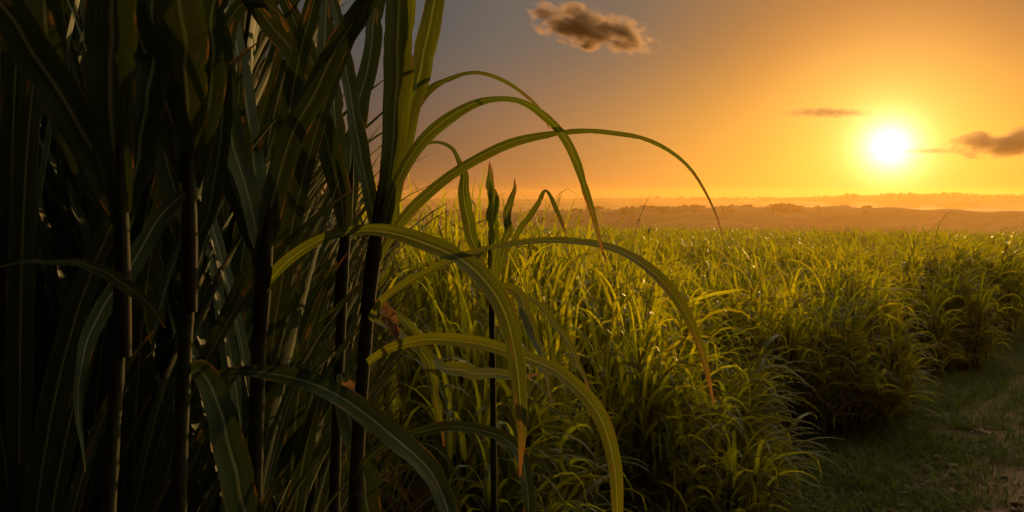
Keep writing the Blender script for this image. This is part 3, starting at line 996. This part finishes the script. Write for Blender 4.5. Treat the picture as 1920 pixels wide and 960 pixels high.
while len(tall_spots) < 260 and tries < 20000:           # crowded stools along the sunward side of the thicket
    tries += 1
    d = vr.uniform(1.7, 5.0)
    bound = np.interp(d, [1.45, 1.9, 2.6, 4, 8.5], BOUND)
    px = bound - abs(vr.normal(0, 130))
    x = (px - CX) / F * d
    if any((x - a) ** 2 + (d - b) ** 2 < 0.11 ** 2 for a, b, _ in tall_spots):
        continue
    tall_spots.append((x, d, px))
while len(tall_spots) < 284:                              # the thicket goes on beside and behind the camera
    x, d = vr.uniform(-3.4, -1.5), vr.uniform(-1.0, 0.8)
    if any((x - a) ** 2 + (d - b) ** 2 < 0.3 ** 2 for a, b, _ in tall_spots):
        continue
    tall_spots.append((x, d, -200))
for i, (x, d, px) in enumerate(tall_spots):
    topy = np.interp(px, TOP_PX, TOP_PY) + vr.uniform(-30, 70)
    Hh = min(CAMZ + (HY - topy) / F * d, 4.3)
    if px < 430:
        Hh = vr.uniform(3.6, 4.3)
    s = Hh / 3.35
    edge_px = np.interp(d, [1.45, 1.9, 2.6, 4, 8.5], BOUND)
    pool = TALL_UP if edge_px - px < 300 or d < 3.2 else TALL
    place("sugarcane_plant", pool[i % len(pool)], (x, d, ground_z(x, d)), R(90) - SUN_AZ + R(90) * vr.choice([-1, 1]) + vr.normal(0, 0.22), 0.5 + 0.5 * s, s,
          "tall leafy sugarcane standing in the dim crowded thicket behind the nearest stalks", "sugarcane plant", "tall canes of the dim thicket")

# ------------------------------------------------------------------ the field
fr = np.random.default_rng(33)
FIELD = [field_variant(fr) for _ in range(7)]
EDGE_AZ = math.atan2(EN[1], EN[0])
EDGE = [field_variant(fr, 5, 60, 10, 2, (EDGE_AZ, 0.35), 0.2) for _ in range(5)]
MID = [field_variant(fr, 4, 26, 5, 1, None, 0.26, 1.15, 1) for _ in range(6)]
MIDEDGE = [field_variant(fr, 3, 26, 6, 1, (EDGE_AZ, 0.5), 0.24, 1.2, 1) for _ in range(4)]
FAR = [field_variant(fr, 2, 13, 4, 1, None, 0.5, 1.9, 0) for _ in range(5)]

cands = []


def in_field(x, y):
    t, s = edge_coords(x, y)
    return s < edge_off(t)


def height_mul(x, y):
    t, s = edge_coords(x, y)
    hm = np.interp(y, [3, 4.5, 6, 9], [0.52, 0.6, 0.84, 1.0]) + 0.22 * mnoise.noise((x * 0.35, y * 0.35, 2.0)) + 0.08 * mnoise.noise((x * 1.1, y * 1.1, 7.0))
    if s > edge_off(t) - 1.0:
        hm *= 1.22 if y > 8 else 1.0
    # taller, older canes mixed in beside the thicket
    px = CX + x / y * F
    if y < 13 and px < 1260:
        topy = np.interp(px, [640, 720, 820, 1000, 1100, 1260], [305, 325, 340, 356, 384, 432])
        h2 = (CAMZ + (HY - topy) / F * y) / 1.62
        k = 0.5 + 0.5 * mnoise.noise((x * 2.3, y * 2.3, 11.0))
        hm = hm + max(0.0, h2 - hm) * min(1.0, max(0.0, k * 2.0)) * np.interp(y, [4.2, 6, 10.0, 13], [0.0, 0.8, 1.0, 0.5])
    return hm


# near field: jittered grid
sp = 0.5
for ix in range(-22, 68):
    for iy in range(3, 44):
        x = (ix + fr.uniform(-0.45, 0.45)) * sp; y = (iy + fr.uniform(-0.45, 0.45)) * sp
        d = y
        if d < 2.9 or d > 21 or not in_field(x, y):
            continue
        px = CX + x / d * F
        left = np.interp(d, [2.5, 4, 6, 9, 22], [800, 730, 690, 620, 560])
        if px < left or px > 2120 or mnoise.noise((x * 1.7, y * 1.7, 4.0)) < -0.42:
            continue
        cands.append((math.hypot(x, y), x, y))
for t in np.arange(-3.5, 26, 0.34):                          # low outward-drooping skirt along the edge row
    for row in (-0.32, -0.62):
        x, y = from_edge(t + fr.uniform(-0.12, 0.12), 0.0)
        o_ = edge_off(t) + row + fr.uniform(-0.1, 0.1)
        x, y = x + EN[0] * o_, y + EN[1] * o_
        if y > 3.0 and 850 < CX + x / y * F < 2050:
            cands.append((math.hypot(x, y), x, y))
cands.sort()
N_PARTS, N_SINGLE = 44, 250
joined_field = [mesh_from("cane_clump", joined(p), ALL_MATS) for p in FIELD]
joined_edge = [mesh_from("cane_clump", joined(p), ALL_MATS) for p in EDGE]
parts_field = [part_meshes(p) for p in FIELD]
parts_edge = [part_meshes(p) for p in EDGE]
print("near field candidates", len(cands))
rest = []
for i, (r, x, y) in enumerate(cands):
    if i >= N_PARTS + N_SINGLE:
        rest.append((x, y)); continue
    t, s = edge_coords(x, y)
    is_edge = s > edge_off(t) - 0.75
    hm = height_mul(x, y) * fr.uniform(0.9, 1.1)
    if s > edge_off(t) - 0.75 and fr.random() < 0.42:
        hm *= fr.uniform(0.45, 0.75)
    rz = fr.normal(0, 0.4) if is_edge else fr.uniform(0, 6.28)
    lab = ("drooping young cane clump on the field edge leaning out over the grass verge" if is_edge
           else "upright young cane clump inside the sunlit field behind the edge row")
    grp = "cane clumps along the field edge" if is_edge else "cane clumps inside the field"
    z = ground_z(x, y)
    if i < N_PARTS:
        pool = parts_edge if is_edge else parts_field
        place("cane_clump", pool[fr.integers(len(pool))], (x, y, z), rz, fr.uniform(0.95, 1.15), hm, lab, "cane clump", grp)
    else:
        pool = joined_edge if is_edge else joined_field
        o = link("cane_clump", pool[fr.integers(len(pool))])
        o.location = (x, y, z); o.rotation_euler = (0, 0, rz); o.scale = (fr.uniform(0.95, 1.2),) * 2 + (hm,)
        tag(o, lab, "cane clump", grp)


def merge_clump(g, pool, x, y, rz, sxy, sz):
    c, s_ = math.cos(rz), math.sin(rz)
    M = np.array([[c * sxy, -s_ * sxy, 0], [s_ * sxy, c * sxy, 0], [0, 0, sz]])
    g.merge(pool[fr.integers(len(pool))], M, (x, y, ground_z(x, y)))


mid_j = [joined(p) for p in MID]
mide_j = [joined(p) for p in MIDEDGE]
far_j = [joined(p) for p in FAR]
fld_j = [joined(p) for p in FIELD]
edg_j = [joined(p) for p in EDGE]
g = Geo()
for x, y in rest:
    t, s = edge_coords(x, y)
    if s > edge_off(t) - 0.75:
        merge_clump(g, edg_j if y < 16 else mide_j, x, y, fr.normal(0, 0.4), 1.1, height_mul(x, y) * (fr.uniform(0.45, 0.75) if fr.random() < 0.42 else fr.uniform(0.95, 1.15)))
    else:
        merge_clump(g, fld_j if y < 13 else mid_j, x, y, fr.uniform(0, 6.28), 1.1, height_mul(x, y) * fr.uniform(0.88, 1.12))
# 21 m onwards
d = 21.0
while d < 88:
    step = 0.55 + (d - 21) * 0.012
    xl = (np.interp(d, [20, 90], [560, 640]) - CX) / F * d
    xr = (2050 - CX) / F * d
    x = xl
    while x < xr:
        xx = x + fr.uniform(-0.5, 0.5) * step; yy = d + fr.uniform(-0.5, 0.5) * step
        if in_field(xx, yy):
            t, s = edge_coords(xx, yy)
            hm = height_mul(xx, yy) * fr.uniform(0.9, 1.1)
            if yy < 42:
                merge_clump(g, mide_j if s > edge_off(t) - 0.9 else mid_j, xx, yy, fr.normal(0, 0.4) if s > edge_off(t) - 0.9 else fr.uniform(0, 6.28), 1.2, hm)
            else:
                merge_clump(g, far_j, xx, yy, fr.uniform(0, 6.28), 1.3, hm)
        x += step
    d += step
arr = g.arrays()
print("field faces", len(arr[1]))
tag(link("cane_field", mesh_from("cane_field", arr, ALL_MATS)), "dense sunlit mass of young cane stretching to the crest of the field", "cane field", kind='stuff')

# ------------------------------------------------------------------ verge: grass, weeds and clods


def tuft_arr(rng, n, hmax, spread, wid, broad=False):
    g = Geo()
    for _ in range(n):
        b = np.r_[rng.normal(0, spread, 2), -0.005]
        L = hmax * rng.uniform(0.45, 1.0)
        e0 = R(rng.uniform(25, 88) if broad else rng.uniform(50, 88))
        g.add(*leaf_geo(rng, b, rng.uniform(0, 6.28), e0, L, wid * rng.uniform(0.7, 1.3), R(rng.uniform(20, 110)), 1.5, rng.uniform(-0.8, 0.8), 4, 1, 0.0))
    return g.arrays()


gr = np.random.default_rng(77)
TUFTS = [tuft_arr(gr, 26, 0.20, 0.055, 0.0065) for _ in range(6)] + [tuft_arr(gr, 16, 0.13, 0.06, 0.016, True) for _ in range(4)]
BIGT = [tuft_arr(gr, 22, 0.20, 0.12, 0.014) for _ in range(5)]
g = Geo()


def verge_density(t, s):
    so = s - edge_off(t) * 0.3
    base = np.interp(so, [-1.2, -0.3, 0.2, 0.9, 1.3, 2.0, 3.2], [0.25, 0.8, 1.0, 1.0, 0.7, 0.16, 0.03])
    return base


x0 = np.array([0, 0.0])
ntuft = 0
for _ in range(60000):
    t = gr.uniform(-7, 34); s = gr.uniform(-1.2, 4.0)
    keep = np.interp(t, [-7, 8, 34], [1.0, 0.75, 0.35])
    if gr.random() > keep * 0.75:
        continue
    x, y = from_edge(t, s)
    if y < 4.0:
        continue
    px = CX + x / y * F
    if px < 700 or px > 2080:
        continue
    nz = 0.5 + 0.5 * mnoise.noise((x * 0.9, y * 0.9, 3.0)) + 0.25 * mnoise.noise((x * 3.1, y * 3.1, 9.0))
    if gr.random() > verge_density(t, s) * np.clip(nz * 1.5, 0.05, 1.2):
        continue
    pool = BIGT if y > 15 else TUFTS
    a = gr.uniform(0, 6.28); sc = gr.uniform(0.55, 1.25) * (0.6 + 0.9 * np.clip(nz, 0, 1))
    sc *= np.interp(s, [0.5, 2.4, 3.5], [1.05, 0.6, 0.45])
    M = np.array([[math.cos(a), -math.sin(a), 0], [math.sin(a), math.cos(a), 0], [0, 0, 1.0]]) * sc
    M[:2] *= 1.3
    lift = 0.03 if s > 1.2 else 0.0
    g.merge(pool[gr.integers(len(pool))], M, (x, y, ground_z(x, y) + lift)); ntuft += 1
arr = g.arrays()
print("tufts", ntuft, "faces", len(arr[1]))
tag(link("verge_grass", mesh_from("verge_grass", arr, [M_GRASS])), "dark green grass and weeds on the verge between cane and path", "grass", kind='stuff')

# loose clods, chaff and stones on the path
g = Geo()
cr = np.random.default_rng(91)
box_q = [[0, 3, 2, 1], [4, 5, 6, 7], [0, 1, 5, 4], [1, 2, 6, 5], [2, 3, 7, 6], [3, 0, 4, 7]]
for _ in range(5200):
    t = cr.uniform(-5, 14); s = cr.uniform(1.0, 5.0)
    x, y = from_edge(t, s)
    if y < 5 or not (1000 < CX + x / y * F < 2000):
        continue
    z = ground_z(x, y) + 0.03
    sz = 0.007 + 0.036 * cr.random() ** 3
    c = np.array([[-1, -1, -1], [1, -1, -1], [1, 1, -1], [-1, 1, -1], [-1, -1, 1], [1, -1, 1], [1, 1, 1], [-1, 1, 1]]) * sz * cr.uniform(0.5, 1.1, (8, 3))
    if cr.random() < 0.3:                                  # bits of dry leaf
        c = c * np.array([4.0, 0.5, 0.35])
    a = cr.uniform(0, 6.28)
    M = np.array([[math.cos(a), -math.sin(a), 0], [math.sin(a), math.cos(a), 0], [0, 0, 1]])
    g.add(c @ M.T + np.array([x, y, z]), box_q, np.zeros((8, 2)))
tag(link("gravel", mesh_from("gravel", g.arrays(), [M_CLOD], smooth=True)), "loose clods and dry bits scattered over the dirt path", "gravel", kind='stuff')
